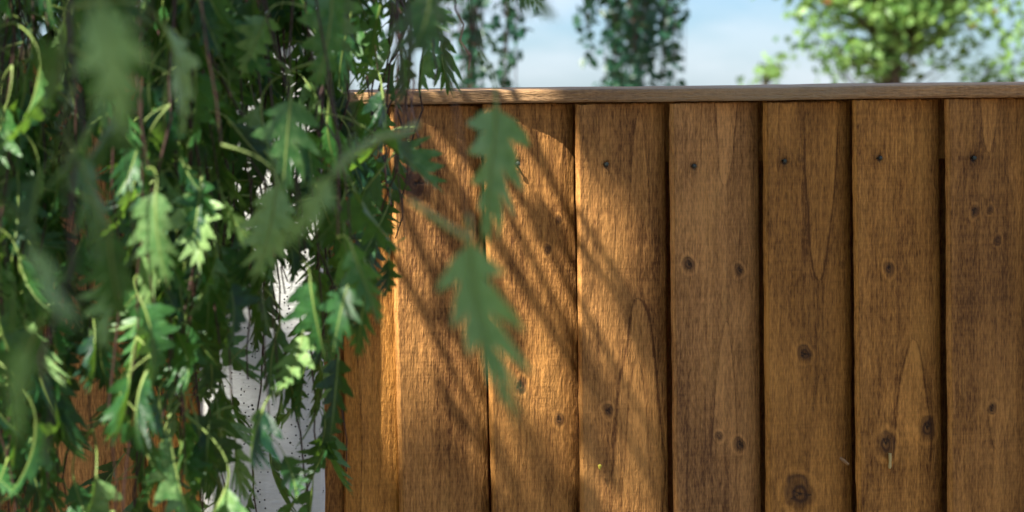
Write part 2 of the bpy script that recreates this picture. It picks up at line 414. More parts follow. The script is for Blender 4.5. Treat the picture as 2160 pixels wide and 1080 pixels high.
    return mesh_np(name, V, Q, [M_BOARD], T=T, flat=fl, attrs={'tone': tone.ravel(), 'knot': np.clip(knot, 0, 1.2).ravel(), 'hole': np.clip(hole, 0, 1).ravel()})

def nail_mesh():
    V = []; Q = []; T = []
    prof = [(0.0, -0.0009), (0.0012, -0.0008), (0.0020, -0.0004), (0.0022, 0.0001), (0.0019, 0.0004), (0.0010, 0.0007), (0.0010, 0.008)]
    n = 12
    for i, (r, y) in enumerate(prof):
        for k in range(n):
            a = 2 * math.pi * k / n; V.append((r * math.cos(a), y, r * math.sin(a) * 1.15))
    for i in range(len(prof) - 1):
        for k in range(n):
            k2 = (k + 1) % n; Q.append((i * n + k, i * n + k2, (i + 1) * n + k2, (i + 1) * n + k))
    return mesh_np('nail', V, Q, [M_NAIL])
NAIL = nail_mesh()

def bar_mesh(name, x0, x1, sect, mat, n=300, wob=0.0006, seed=0, slope=0.0):
    """a length of timber along x with cross section [(y, z)...] (closed), slightly uneven"""
    xs = np.linspace(x0, x1, n); m = len(sect)
    Y = np.array([s[0] for s in sect])[None, :] + 0 * xs[:, None]; Z = np.array([s[1] for s in sect])[None, :] + 0 * xs[:, None]
    X = np.repeat(xs[:, None], m, 1)
    w = wob * (vnoise(xs * 5, xs * 0, seed) + 0.4 * vnoise(xs * 40, xs * 0, seed + 1))
    Z = Z + w[:, None] + (slope * (xs - x0))[:, None]
    Y = Y + 0.5 * wob * vnoise(X * 25, Z * 300, seed + 2)
    k = np.arange(m)
    tone = 0.5 + 0.16 * vnoise(X * 4, Z * 420, seed + 3) + 0.12 * vnoise(X * 9, Z * 120 + Y * 130, seed + 4)
    I = np.arange(n - 1)[:, None] * m + k[None, :]; J = np.arange(n - 1)[:, None] * m + ((k + 1) % m)[None, :]
    Q = np.stack([I, J, J + m, I + m], -1).reshape(-1, 4)
    V = np.stack([X, Y, Z], -1).reshape(-1, 3)
    T = [(0, i + 1, i) for i in range(1, m - 1)] + [((n - 1) * m, (n - 1) * m + i, (n - 1) * m + i + 1) for i in range(1, m - 1)]
    return mesh_np(name, V, Q, [mat], T=T, attrs={'tone': tone.ravel()})
def cap_section(z0, yf=-0.0310, yb=0.056, h=0.0122):
    s = []
    for i in range(6): s.append((yf, z0 + h * i / 5 if i else z0))
    s[0] = (yf + 0.0006, z0); s[5] = (yf + 0.0004, z0 + h)
    s += [(yf + 0.0016, z0 + h + 0.0012), ((yf + yb) / 2, z0 + h + 0.0036), (yb - 0.002, z0 + h + 0.0058), (yb, z0 + h + 0.004), (yb, z0)]
    return s

# right panel ------------------------------------------------------
X_POST_R = on_plane(690, 640, -0.01).x
panel_r = empty('fence_panel', (X_POST_R, 0, 0))
tag(panel_r, 'long brown featheredge fence panel with nailed boards, to the right of the concrete post', 'fence panel', 'fence panels')
specs = [
    ((735, 738), [], [], (762, 352), 101, dict(wane=0.012)),
    ((829, 851), [(875, 388, 33, 1.5)], [], (887, 343), 113, {}),
    ((1027, 1045), [(1186, 465, 8), (1160, 527, 9), (1100, 815, 14), (1186, 888, 11)], [(1150, 420, 26, 420, False, 0.6)], (1093, 345), 127, {}),
    ((1222, 1232), [(1284, 868, 11)], [(1355, 632, 62, 420, True, 1.0), (1350, 765, 34, 300, True, 0.7), (1357, 236, 22, 190, True, 0.8)], (1280, 347), 139, {}),
    ((1421, 1430), [(1452, 558, 14), (1568, 573, 11), (1522, 922, 9), (1569, 942, 13)], [(1537, 392, 26, 190, False, 0.9), (1538, 680, 28, 260, True, 0.9)], (1465, 350), 151, {}),
    ((1619, 1624), [(1702, 748, 15), (1690, 1043, 32), (1692, 335, 8, 0.5), (1790, 560, 8, 0.6)], [(1735, 592, 40, 330, False, 1.0), (1740, 790, 30, 330, True, 0.5)], (1656, 340), 163, {}),
    ((1806, 1817), [(1878, 568, 12), (1871, 938, 22), (1968, 908, 20)], [(1938, 718, 42, 230, True, 1.0)], (1858, 333), 177, {}),
    ((2003, 2010), [(2058, 445, 10), (2095, 443, 8), (2113, 507, 9), (2099, 862, 10)], [(2091, 322, 24, 160, False, 0.9), (2112, 950, 26, 90, False, 0.6)], (2056, 333), 191, {}),
    ((2199, 2206), [(2290, 700, 12)], [(2300, 520, 30, 300, True, 0.8)], (2250, 333), 203, {}),
]
def add_nail(b, px, py, y=YL):
    p = on_plane(px, py, y + 0.0006); n = bpy.data.objects.new('nail', NAIL)
    n.location = p; n.rotation_euler = (random.uniform(-0.2, 0.2), random.uniform(0, 3), random.uniform(0.1, 0.4)); put(n, b)
boards = []
for i, ((xt, xb), kn, tg, nl, sd, kw) in enumerate(specs):
    ztop = CAP_Z - 0.0012 - 0.0016 * random.random()
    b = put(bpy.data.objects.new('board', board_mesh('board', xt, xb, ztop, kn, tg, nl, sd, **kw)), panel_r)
    add_nail(b, *nl); boards.append((b, nl, ztop))
far = board_mesh('board', 2396, 2402, CAP_Z - 0.0012, seed=217, fine=False)
for i in range(10):                     # the panel runs on to the right, out of the picture
    b = bpy.data.objects.new('board', far); b.location = (i * 0.1005, 0, 0); put(b, panel_r)
PANEL_END = on_plane(2396, 640, 0).x + 1.02
put(bpy.data.objects.new('cap_rail', bar_mesh('cap_rail', on_plane(668, 210, -0.0195).x, PANEL_END, cap_section(CAP_Z), M_CAP, seed=31)), panel_r)
# end batten against the post, and the rails the boards are nailed to
def box_np(x0, x1, y0, y1, z0, z1):
    V = [(x, y, z) for x in (x0, x1) for y in (y0, y1) for z in (z0, z1)]
    Q = [(0, 1, 3, 2), (4, 6, 7, 5), (0, 4, 5, 1), (2, 3, 7, 6), (0, 2, 6, 4), (1, 5, 7, 3)]
    return np.array(V, np.float32), np.array(Q, np.int32)
def box_part(name, parent, mat, *b):
    V, Q = box_np(*b); me = mesh_np(name, V, Q, [mat], smooth=False, attrs={'tone': np.full(8, 0.45)})
    return put(bpy.data.objects.new(name, me), parent)
box_part('end_batten', panel_r, M_BOARD, X_POST_R - 0.05, X_POST_R + 0.035, -0.012, -0.0005, 0.04, CAP_Z - 0.002)
for z in (CAP_Z - 0.030, 1.0, 0.3): box_part('back_rail', panel_r, M_BOARD, X_POST_R - 0.02, PANEL_END - 0.01, 0.0005, 0.0245, z - 0.035, z + 0.035)

box_part('light_block_panel', panel_r, M_BOARD, X_POST_R - 0.03, PANEL_END - 0.005, 0.040, 0.050, 0.04, CAP_Z + 0.004)  # added behind the boards, unseen, so the gaps stay dark
# left panel -------------------------------------------------------
CAP_ZL = on_plane(30, 128, -0.018).z
X_POST_L = on_plane(436, 640, -0.01).x
panel_l = empty('fence_panel', (X_POST_L, 0, 0))
tag(panel_l, 'brown fence panel in deep shade left of the concrete post, behind the birch leaves', 'fence panel', 'fence panels')
for (xt, xb, sd, kn) in ((-278, -270, 301, []), (-82, -75, 313, []), (112, 121, 325, [(180, 920, 11)]), (306, 318, 337, [(352, 690, 13)])):
    kw = dict(width=0.062) if xt == 306 else {}
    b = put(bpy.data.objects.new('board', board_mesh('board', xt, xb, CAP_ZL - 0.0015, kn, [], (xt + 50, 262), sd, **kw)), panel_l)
    add_nail(b, xt + 50, 262)
farl = board_mesh('board', -475, -468, CAP_ZL - 0.0012, seed=347, fine=False)
for i in range(14):
    b = bpy.data.objects.new('board', farl); b.location = (-i * 0.1005, 0, 0); put(b, panel_l)
put(bpy.data.objects.new('cap_rail', bar_mesh('cap_rail', X_POST_L - 1.85, X_POST_L + 0.006, cap_section(CAP_ZL), M_CAP, seed=57)), panel_l)
box_part('end_batten', panel_l, M_BOARD, X_POST_L - 0.024, X_POST_L + 0.02, -0.009, -0.0005, 0.04, CAP_ZL - 0.002)
for z in (CAP_ZL - 0.030, 1.0, 0.3): box_part('back_rail', panel_l, M_BOARD, X_POST_L - 1.84, X_POST_L + 0.015, 0.0005, 0.0245, z - 0.035, z + 0.035)

box_part('light_block_panel', panel_l, M_BOARD, X_POST_L - 1.85, X_POST_L + 0.018, 0.040, 0.050, 0.04, CAP_ZL + 0.004)  # same added light blocker behind the left panel
# concrete post with a weathered, four-way sloped top ---------------
def post_mesh():
    yf = -0.078
    x0 = on_plane(433, 600, yf).x; x1 = on_plane(684, 640, yf).x
    zt = on_plane(560, 44, yf).z; za = zt + 0.030; yb = 0.060; c = 0.006
    lean = (on_plane(690, 1000, yf).x - on_plane(668, 220, yf).x) / (on_plane(690, 1000, yf).z - on_plane(668, 220, yf).z) * 0.35
    zs = np.concatenate([np.linspace(zt, 1.3, 30), [0.6, -0.1]])
    ring = [(x0, yf + c), (x0 + c, yf), (x1 - c, yf), (x1, yf + c), (x1, -0.024), (x1 - 0.022, -0.024 + 0.001), (x1 - 0.022, 0.03), (x1, 0.031), (x1, yb), (x0, yb), (x0, 0.031), (x0 + 0.022, 0.03), (x0 + 0.022, -0.023), (x0, -0.024)]
    ring2 = [(x0, yf + c), (x0 + c, yf), (x1 - c, yf), (x1, yf + c), (x1, yb), (x0, yb)]
    V = []; Q = []; m = len(ring2)
    for z in zs:
        for (x, y) in ring2: V.append((x + lean * (z - 1.65) + 0.0006 * random.uniform(-1, 1), y + 0.0004 * random.uniform(-1, 1), z))
    for i in range(len(zs) - 1):
        for k in range(m): k2 = (k + 1) % m; Q.append((i * m + k, (i + 1) * m + k, (i + 1) * m + k2, i * m + k2))
    cx, cy = (x0 + x1) / 2, (yf + yb) / 2
    b = len(V)
    for (x, y) in ring2: V.append((cx + (x - cx) * 0.3, cy + (y - cy) * 0.3, za))
    for k in range(m): k2 = (k + 1) % m; Q.append((k, k2, b + k2, b + k))
    T = [(b, b + i, b + i + 1) for i in range(1, m - 1)]
    return mesh_np('concrete_post', V, Q, [M_CONCRETE], T=T, smooth=False)
post = put(bpy.data.objects.new('concrete_post', post_mesh()))
tag(post, 'pale grey pitted concrete fence post half hidden by hanging birch leaves', 'fence post')

# ------------------------------------------------------------------ small marks on the boards
p = on_plane(1877, 958, YL + 0.004)
rs = []
for (dx, dz, r) in ((0, 0.001, 0.0016), (0.0002, -0.004, 0.0017), (0.0003, -0.009, 0.0014), (0.0001, -0.013, 0.0019), (0, -0.0155, 0.0012)): rs.append(((p.x + dx, p.y - 0.0002, p.z + dz), r))
V, Q = tube_np([a for a, _ in rs], [r for _, r in rs], 8)
put(bpy.data.objects.new('resin_drip', mesh_np('resin_drip', V, Q, [M_RESIN])), boards[6][0])
a, b_ = on_plane(1772, 966, YL + 0.003), on_plane(1790, 980, YL - 0.004)
V, Q = tube_np([a, (a + b_) / 2, b_], [0.0016, 0.002, 0.0014], 6)
put(bpy.data.objects.new('splinter', mesh_np('splinter', V, Q, [M_SPLINTER])), boards[5][0])
c_ = on_plane(1265, 984, YL - 0.0022)
V = np.array([(0, -.0006, .003), (-.0022, 0, .001), (-.001, -.0005, -.0022), (.0004, -.001, -.0045), (.0012, -.0004, -.001), (.0026, 0, .0008)]) + np.array(c_)
br = put(bpy.data.objects.new('birch_bract', mesh_np('birch_bract', V, None, [M_BRACT], T=[(0, 1, 4), (1, 2, 4), (2, 3, 4), (0, 4, 5)])))
sm = br.modifiers.new('thick', 'SOLIDIFY'); sm.thickness = 0.0005
tag(br, 'tiny yellow birch seed scale stuck low on a sunlit fence board', 'seed scale')

# ------------------------------------------------------------------ simple leaves for trees seen small
_SL = np.array([(0, 0, 0), (-0.36, 0.34, 0.07), (0.36, 0.34, 0.07), (0, 0.42, -0.03), (-0.22, 0.70, 0.03), (0.22, 0.70, 0.03), (0, 1.05, -0.12)])
_ST = np.array([(0, 3, 1), (0, 2, 3), (1, 3, 4), (3, 2, 5), (4, 3, 6), (3, 5, 6)])
def simple_leaves(P, size, seed, droop=0.7, spread=1.0):
    """P (n,3) leaf bases -> verts, tris, rnd"""
    r = np.random.default_rng(seed); n = len(P)
    d = r.normal(0, spread, (n, 3)); d[:, 2] -= droop; d /= np.linalg.norm(d, axis=1)[:, None]
    q = r.normal(0, 1, (n, 3)); xx = np.cross(d, q); xx /= np.linalg.norm(xx, axis=1)[:, None]; zz = np.cross(xx, d)
    s = size * r.uniform(0.7, 1.25, n)
    V = P[:, None, :] + s[:, None, None] * (_SL[None, :, 0:1] * xx[:, None, :] + _SL[None, :, 1:2] * d[:, None, :] + _SL[None, :, 2:3] * zz[:, None, :])
    T = _ST[None] + (np.arange(n) * len(_SL))[:, None, None]
    return V.reshape(-1, 3), T.reshape(-1, 3), np.repeat(r.uniform(0, 1, n), len(_SL))

M_BG_DARK = leaf_material('far_birch_leaf', (0.012, 0.062, 0.038), (0.035, 0.115, 0.055), (0.08, 0.20, 0.06), 'attr', rough=0.4, tmix=0.3, warm=(0.12, 0.10, 0.03))
M_BG_PALE = leaf_material('far_tree_leaf', (0.085, 0.20, 0.045), (0.28, 0.44, 0.12), (0.34, 0.56, 0.10), 'attr', rough=0.4, tmix=0.35, warm=(0.30, 0.12, 0.05))

def weeping_tree(label, px, dist, half_w, prof, n_strand, seed, top=4.6, leaf=0.046, step=0.030, bare=0.15, trunk_r=0.055, bark=None):
    """a narrow weeping birch: trunk, arching limbs and hanging strands; prof(py)->half width factor"""
    r = random.Random(seed)
    base = at(px, 300, dist); base.z = -0.02
    root = empty('weeping_birch_tree', base)
    tag(root, label, 'tree', 'trees behind the fence')
    tp = [(base.x + 0.03 * math.sin(i * 0.9 + seed), base.y + 0.03 * math.cos(i * 1.1), z) for i, z in enumerate(np.linspace(-0.05, top, 12))]
    V, Q = tube_np(tp, list(np.linspace(trunk_r, 0.008, 12)), 9)
    put(bpy.data.objects.new('trunk', mesh_np('trunk', V, Q, [bark or M_BARK])), root)
    br = []; P = []
    for k in range(n_strand):
        off = max(-1.25, min(1.25, r.gauss(0, 0.56))); wv = abs(off)
        x = base.x + off * half_w; y = base.y + r.uniform(-0.35, 0.35)
        z1 = r.uniform(top * 0.48, top); z0 = max(0.9, z1 - r.uniform(1.0, 2.8))
        zlow = prof(off)
        if abs(off) > 0.35: z0 = max(z0, 1.92 + r.uniform(0, 0.45))
        if zlow is not None: z0 = max(z0, zlow + r.uniform(0, 0.35))
        if z1 < z0 + 0.3: continue
        n = 8; ph = r.uniform(0, 6)
        pts = [(base.x, base.y, z1 - 0.25 - 0.2 * wv), (base.x + off * half_w * 0.55, (base.y + y) / 2, z1 + 0.05)]
        for i in range(n + 1):
            t = i / n; pts.append((x + 0.02 * math.sin(ph + 3 * t) + off * 0.03 * t, y, z1 + (z0 - z1) * t))
        br.append(tube_np(pts, [0.006, 0.004] + list(np.linspace(0.003, 0.0014, n + 1)), 3))
        z = z1; lf = r.random() > bare
        while z > z0:
            z -= step * r.uniform(0.4, 1.7)
            for _ in range(2 if lf else 0):
                P.append((x + r.gauss(0, 0.022), y + r.gauss(0, 0.02), z + r.gauss(0, 0.01)))
    V, Q = join_np(br); put(bpy.data.objects.new('branches', mesh_np('branches', V, Q, [M_TWIG])), root)['kind'] = 'stuff'
    V, T, rn = simple_leaves(np.array(P), leaf, seed, droop=1.2)
    put(bpy.data.objects.new('crown', mesh_np('crown', V, None, [M_BG_DARK], T=T, attrs={'rnd': rn})), root)['kind'] = 'stuff'
weeping_tree('dark weeping birch column hanging against open sky, middle of the fence top', 1345, 8.0, 0.20, lambda o: 2.02 + 0.25 * abs(o) if abs(o) > 0.6 else None, 60, 5, trunk_r=0.026, bark=M_BARK2)
weeping_tree('loose weeping birch with bare brown strands, left of the dark birch column', 985, 7.0, 0.26, lambda o: 1.95 if o > 0.4 else None, 64, 9, bare=0.4, leaf=0.042, trunk_r=0.028, bark=M_BARK2)
weeping_tree('weeping birch showing in the sky gap at the far left edge', 40, 6.6, 0.30, lambda o: None, 60, 12, bare=0.2)

def round_tree(label, px, dist, centre_z, rx, rz, n, leaf, seed, name='broadleaf_tree', clump=0.16, ry=None):
    base = at(px, 300, dist); base.z = -0.02; r = np.random.default_rng(seed)
    root = empty(name, base); tag(root, label, 'tree', 'trees behind the fence')
    V, Q = tube_np([(base.x, base.y, -0.05), (base.x + 0.03, base.y, centre_z * 0.5), (base.x - 0.02, base.y, centre_z), (base.x + 0.02, base.y, centre_z + rz * 0.8)], [0.08, 0.06, 0.035, 0.008], 9)
    put(bpy.data.objects.new('trunk', mesh_np('trunk', V, Q, [M_BARK2])), root)
    ry = ry or rx
    m = max(10, n // 34); u = r.normal(0, 1, (m, 3)); u /= np.linalg.norm(u, axis=1)[:, None]
    rad = r.uniform(0.12, 1.0, m) ** 0.45
    C = u * rad[:, None] * np.array([rx, ry, rz]) + np.array([base.x, base.y, centre_z])
    br = []
    for c in C:
        z0 = min(max(c[2] - 0.5 * rz * r.uniform(0.3, 0.9), 0.6), centre_z + rz * 0.6)
        a0 = np.array([base.x, base.y, z0]); mid = (a0 + c) / 2 + r.normal(0, 0.03, 3)
        br.append(tube_np([a0, mid, c], [0.014, 0.008, 0.003], 4))
    V, Q = join_np(br); put(bpy.data.objects.new('branches', mesh_np('branches', V, Q, [M_BARK2])), root)['kind'] = 'stuff'
    P = np.repeat(C, 34, 0)[:n] + r.normal(0, clump, (len(np.repeat(C, 34, 0)[:n]), 3)) * np.array([1, 1, 0.8])
    V, T, rn = simple_leaves(P, leaf, seed + 1, droop=0.35)
    put(bpy.data.objects.new('crown', mesh_np('crown', V, None, [M_BG_PALE], T=T, attrs={'rnd': rn})), root)['kind'] = 'stuff'
round_tree('round sunlit bright green tree top rising above the fence on the right', 1880, 12.0, 2.72, 0.60, 0.85, 5600, 0.060, 21, clump=0.10)
round_tree('small pale green tree tip just clearing the fence, left of the round tree', 1610, 13.0, 1.82, 0.17, 0.40, 260, 0.060, 25, name='young_tree', clump=0.06)
round_tree('sparse yellowish green tree at the right edge above the fence', 2225, 11.0, 2.70, 0.30, 0.95, 900, 0.058, 29, clump=0.10)
round_tree('low dark green tree tip between the round tree and the right edge tree', 2075, 12.5, 1.80, 0.22, 0.42, 320, 0.055, 33, name='young_tree', clump=0.07)

# ------------------------------------------------------------------ the cut-leaved birch in front
def leaf_geom(seed, fold=0.25, curl=0.35, narrow=1.0, pet=0.38, petbend=0.5, lod=1, pside=None, shape=None, tooth=1.0, twist=None, sinks=None):
    """deeply cut birch leaf; blade base at the origin, tip at +y (length 1), stalk behind it.
    returns verts, tris, material index per tri, stalk end"""
    r = random.Random(seed)
    V = []; T = []; M = []
    spine = [0.0, 0.08, 0.24, 0.42, 0.58, 0.72, 0.84, 1.0]
    lobes = [  # y of the lower root, upper root, tip x, tip y
        (0.03, 0.22, 0.40, 0.27), (0.20, 0.40, 0.50, 0.52), (0.38, 0.57, 0.38, 0.70), (0.55, 0.72, 0.24, 0.83), (0.70, 0.84, 0.12, 0.93)]
    lobes = shape or lobes
    sink = [0.04, 0.075, 0.085, 0.065, 0.05, 0.03]
    sink = sinks or sink
    mid = [len(V) + i for i in range(len(spine))]
    for y in spine: V.append([0, y, 0])
    root_y = [0.02, 0.20, 0.38, 0.545, 0.69, 0.82]
    for sgn in (-1, 1):
        sx = []
        for i, y in enumerate(root_y):
            V.append([sgn * sink[i] * narrow * r.uniform(0.85, 1.15), y + 0.02, 0]); sx.append(len(V) - 1)
        for i, (a, b, tx, ty) in enumerate(lobes):
            k = r.uniform(0.82, 1.15); tx = tx * narrow * k; ty = ty + r.uniform(-0.03, 0.03)
            A = V[sx[i]]; B = V[sx[i + 1]]
            tip = [sgn * tx, ty, 0]
            cen = [sgn * tx * 0.55, (A[1] + B[1]) / 2 * 0.5 + ty * 0.5, 0]
            def on(P, t, out):   # side of the lobe with a tooth
                return [P[0] + (tip[0] - P[0]) * t, P[1] + (tip[1] - P[1]) * t + out, 0]
            w = 0.046 * (tx / 0.4 + 0.25) * tooth
            l1 = on(A, 0.42, -w * 1.0); l2 = on(A, 0.55, -w * 0.35); l3 = on(A, 0.74, -w * 0.62)
            u1 = on(B, 0.66, w * 0.45); u2 = on(B, 0.45, w * 0.2); u3 = on(B, 0.40, w * 0.75)
            base = len(V)
            V += [cen, tip, l1, l2, l3, u1, u2, u3]
            c, t, i1, i2, i3, j1, j2, j3 = range(base, base + 8)
            m0 = mid[i + 1]
            fan = [m0, sx[i], i1, i2, i3, t, j1, j2, j3, sx[i + 1]]
            if lod == 0: fan = [m0, sx[i], i1, i3, t, j3, sx[i + 1]]
            for q in range(len(fan)):
                q2 = (q + 1) % len(fan); tri = (c, fan[q], fan[q2])
                T.append(tri if sgn > 0 else tri[::-1]); M.append(0)
            if i == 0: tri = (mid[0], sx[0], mid[1]); T.append(tri if sgn > 0 else tri[::-1]); M.append(0)
            tri = (mid[i + 1], sx[i + 1], mid[i + 2]); T.append(tri if sgn > 0 else tri[::-1]); M.append(0)
        tri = (mid[6], sx[5], mid[7]); T.append(tri if sgn > 0 else tri[::-1]); M.append(0)
    # bend: fold along the midrib, droop along the length, ripple the lobes
    sw = r.uniform(-0.12, 0.12); tw = r.uniform(-1.2, 1.2) if twist is None else twist; ph = r.uniform(0, 6)
    def bend(x, y, z):
        zz = z + abs(x) * fold + 0.035 * math.sin(y * 11 + ph + (3 if x > 0 else 0)) * min(1, abs(x) * 5) - 0.25 * x * x
        a = tw * y; x2 = x * math.cos(a) - zz * math.sin(a); z2 = x * math.sin(a) + zz * math.cos(a)
        x2 += sw * y * y
        if y <= 0: return [x2, y, z2]
        th = curl * y
        yy = math.sin(th) / curl - z2 * math.sin(th) if abs(curl) > 1e-3 else y
        z3 = -(1 - math.cos(th)) / curl + z2 * math.cos(th) if abs(curl) > 1e-3 else z2
        return [x2, yy, z3]
    nb = len(V)
    # midrib: a slim raised ridge, and the stalk
    rid = []
    for i, y in enumerate(np.linspace(0, 0.94, 8)):
        w = 0.0125 * (1 - y) + 0.002
        V += [[-w, y, 0.004], [0, y, 0.004 + w * 1.1], [w, y, 0.004], [0, y, -w * 0.9 - 0.003]]
        rid.append(nb + 4 * i)
    for i in range(7):
        a, b = rid[i], rid[i + 1]
        for k in range(4):
            k2 = (k + 1) % 4; T += [(a + k, a + k2, b + k2), (a + k, b + k2, b + k)]; M += [1, 1]
    V = [bend(*v) for v in V]
    pts = []
    side = (pside or r.choice((-1, 1))) * petbend * 0.5
    for i in range(7):
        t = i / 6; pts.append((side * t * t * pet, -pet * t * (1 - 0.2 * t), -petbend * 0.6 * pet * t * t))
    tv, tq = tube_np(pts, [0.0110, 0.0090, 0.0082, 0.0082, 0.009, 0.011, 0.019], 5)
    o = len(V); V += tv.tolist()
    for q in tq: T += [(q[0] + o, q[1] + o, q[2] + o), (q[0] + o, q[2] + o, q[3] + o)]; M += [1, 1]
    return np.array(V, np.float32), np.array(T, np.int32), np.array(M, np.int32), np.array(pts[-1])

VAR = []
for i in range(12):
    rr = random.Random(100 + i)
    VAR.append(leaf_geom(40 + i, fold=rr.uniform(0.1, 0.95), curl=rr.choice((-1, 1, 1)) * rr.uniform(0.1, 0.9), narrow=rr.uniform(0.42, 0.78), pet=rr.uniform(0.38, 0.72), petbend=rr.uniform(0.4, 1.7)))
VAR.append(leaf_geom(71, fold=0.35, curl=0.5, narrow=0.66, pet=0.5, petbend=0.3, tooth=0.8, twist=0.75, sinks=[0.05, 0.13, 0.14, 0.10, 0.06, 0.03]))
VAR.append(leaf_geom(74, fold=0.45, curl=0.35, narrow=0.40, pet=0.48, petbend=1.6, pside=1, tooth=0.7, twist=1.35, sinks=[0.06, 0.14, 0.13, 0.09, 0.06, 0.03]))
VAR.append(leaf_geom(77, fold=0.3, curl=0.5, narrow=0.42, pet=0.75, petbend=0.6, pside=-1, tooth=0.7, twist=0.6))
LEAF_ME = [mesh_np('leaf', v[0], None, [M_LEAF, M_STALK], T=v[1], midx=v[2]) for v in VAR]

TREE_XY = (-2.45, -1.05)
birch = empty('weeping_birch_tree', (TREE_XY[0], TREE_XY[1], 0))
tag(birch, 'weeping birch with finely cut green leaves hanging in front of the fence on the left', 'tree')
# trunk and limbs (the trunk stands out of the picture, left of the camera)
tp = [(TREE_XY[0] + 0.05 * math.sin(i * 0.8), TREE_XY[1] + 0.04 * math.cos(i * 0.9), z) for i, z in enumerate(np.linspace(-0.1, 6.6, 15))]
V, Q = tube_np(tp, list(np.linspace(0.14, 0.015, 15)), 14)
put(bpy.data.objects.new('trunk', mesh_np('trunk', V, Q, [M_BARK])), birch)
def limb(pts, r0, r1, parent=birch, name='branch'):
    # smooth the polyline a little
    P = [Vector(p) for p in pts]; out = []
    for i in range(len(P) - 1):
        p0 = P[max(i - 1, 0)]; p1 = P[i]; p2 = P[i + 1]; p3 = P[min(i + 2, len(P) - 1)]
        for k in range(5):
            t = k / 5; out.append(0.5 * ((2 * p1) + (-p0 + p2) * t + (2 * p0 - 5 * p1 + 4 * p2 - p3) * t * t + (-p0 + 3 * p1 - 3 * p2 + p3) * t ** 3))
    out.append(P[-1])
    V, Q = tube_np(out, list(np.linspace(r0, r1, len(out))), 7)
    return put(bpy.data.objects.new(name, mesh_np(name, V, Q, [M_TWIG])), parent), out
TX, TY = TREE_XY
limbs = [
    limb([(TX, TY, 2.6), (-1.3, -1.55, 3.25), (-0.70, -1.30, 3.10), (-0.30, -1.12, 2.70), (-0.12, -1.0, 2.34)], 0.030, 0.004),
    limb([(TX, TY, 1.9), (-1.45, -1.5, 2.5), (-0.85, -1.25, 2.55), (-0.48, -1.10, 2.35), (-0.32, -1.02, 2.18)], 0.026, 0.004),
    limb([(TX, TY, 3.0), (-1.5, -0.9, 3.7), (-1.0, -0.45, 3.6), (-0.7, -0.2, 3.1), (-0.55, -0.12, 2.6)], 0.03, 0.004),
]

# low boughs just above the picture; the leafy strands hang from them
BOUGH_Y = (-0.42, -0.54, -0.66, -0.80)
def bough_z(x, y): return 2.10 + 0.10 * max(0.0, -x - 0.25) + 0.02 * math.sin(9 * x + 20 * y)
for y_ in BOUGH_Y:
    limb([(TX, TY, 2.0), (-1.7, (TY + y_) / 2, 2.45), (-1.1, y_ + 0.01, bough_z(-1.1, y_))] + [(x_, y_ + 0.01 * math.sin(12 * x_), bough_z(x_, y_)) for x_ in (-0.8, -0.6, -0.4, -0.2)], 0.016, 0.003)

# leaves: hero leaves seen large, then strands
rows_ = 90.0
COVER = [
 [.25, .85, 1, 1, .95, .9, .95, .85, .60, .45, .45, .15],
 [.45, .9, 1, 1, 1, .95, .9, .75, .45, .32, .3, 0],
 [.85, .9, 1, 1, .92, .8, .82, .72, .42, .12, 0, 0],
 [.85, .9, .95, .95, .92, .82, .8, .78, .75, .18, 0, 0],
 [.85, .9, .95, .9, .88, .75, .75, .78, .80, .15, 0, 0],
 [.85, .9, .9, .9, .85, .65, .62, .78, .80, .28, 0, 0],
 [.85, .85, .75, .85, .82, .55, .52, .75, .75, .20, 0, 0],
 [.85, .8, .7, .8, .78, .45, .45, .75, .50, 0, 0, 0],
 [.85, .78, .65, .72, .65, .40, .42, .65, .25, 0, 0, 0],
 [.85, .75, .6, .62, .62, .58, .60, .64, .12, 0, 0, 0],
 [.7, .55, .55, .62, .64, .66, .64, .46, 0, 0, 0, 0],
 [.45, .4, .5, .62, .64, .66, .64, .38, 0, 0, 0, 0]]
def cover(px, py):
    if py < 0: return (0.9 if py > -120 else 0.36) if px < 900 else 0.0
    if px < 0: return 0.9
    i = min(11, max(0, py / rows_ - 0.5)); j = px / rows_ - 0.5
    if j > 11: return 0
    j = max(0, j); i0, j0 = int(i), int(j); i1, j1 = min(11, i0 + 1), min(11, j0 + 1); a, b = i - i0, j - j0
    return (COVER[i0][j0] * (1 - a) + COVER[i1][j0] * a) * (1 - b) + (COVER[i0][j1] * (1 - a) + COVER[i1][j1] * a) * b

leaves = []      # (matrix 4x4, variant, twig, screen size)
def frame(base, tip_dir, normal, s):
    y = tip_dir.normalized(); x = y.cross(normal)
    if x.length < 1e-4: x = y.cross(Vector((0.3, 1, 0.2)))
    x.normalize(); z = x.cross(y)
    return Matrix(((x.x * s, y.x * s, z.x * s, base.x), (x.y * s, y.y * s, z.y * s, base.y), (x.z * s, y.z * s, z.z * s, base.z), (0, 0, 0, 1)))
def add_leaf(m, var, twig):
    tip = m @ Vector((0, 0.5, 0)); px, py, z = project(tip); s = m.to_scale().x * F / max(z, 0.1)
    leaves.append((m, var, twig, s if (z > 0.2 and -80 < px < 1300 and -100 < py < 1160) else 0.0))
def twig_obj(pts, r0, r1):
    V, Q = tube_np(pts, list(np.linspace(r0, r1, len(pts))), 5)
    return put(bpy.data.objects.new('twig', mesh_np('twig', V, Q, [M_TWIG])), birch)

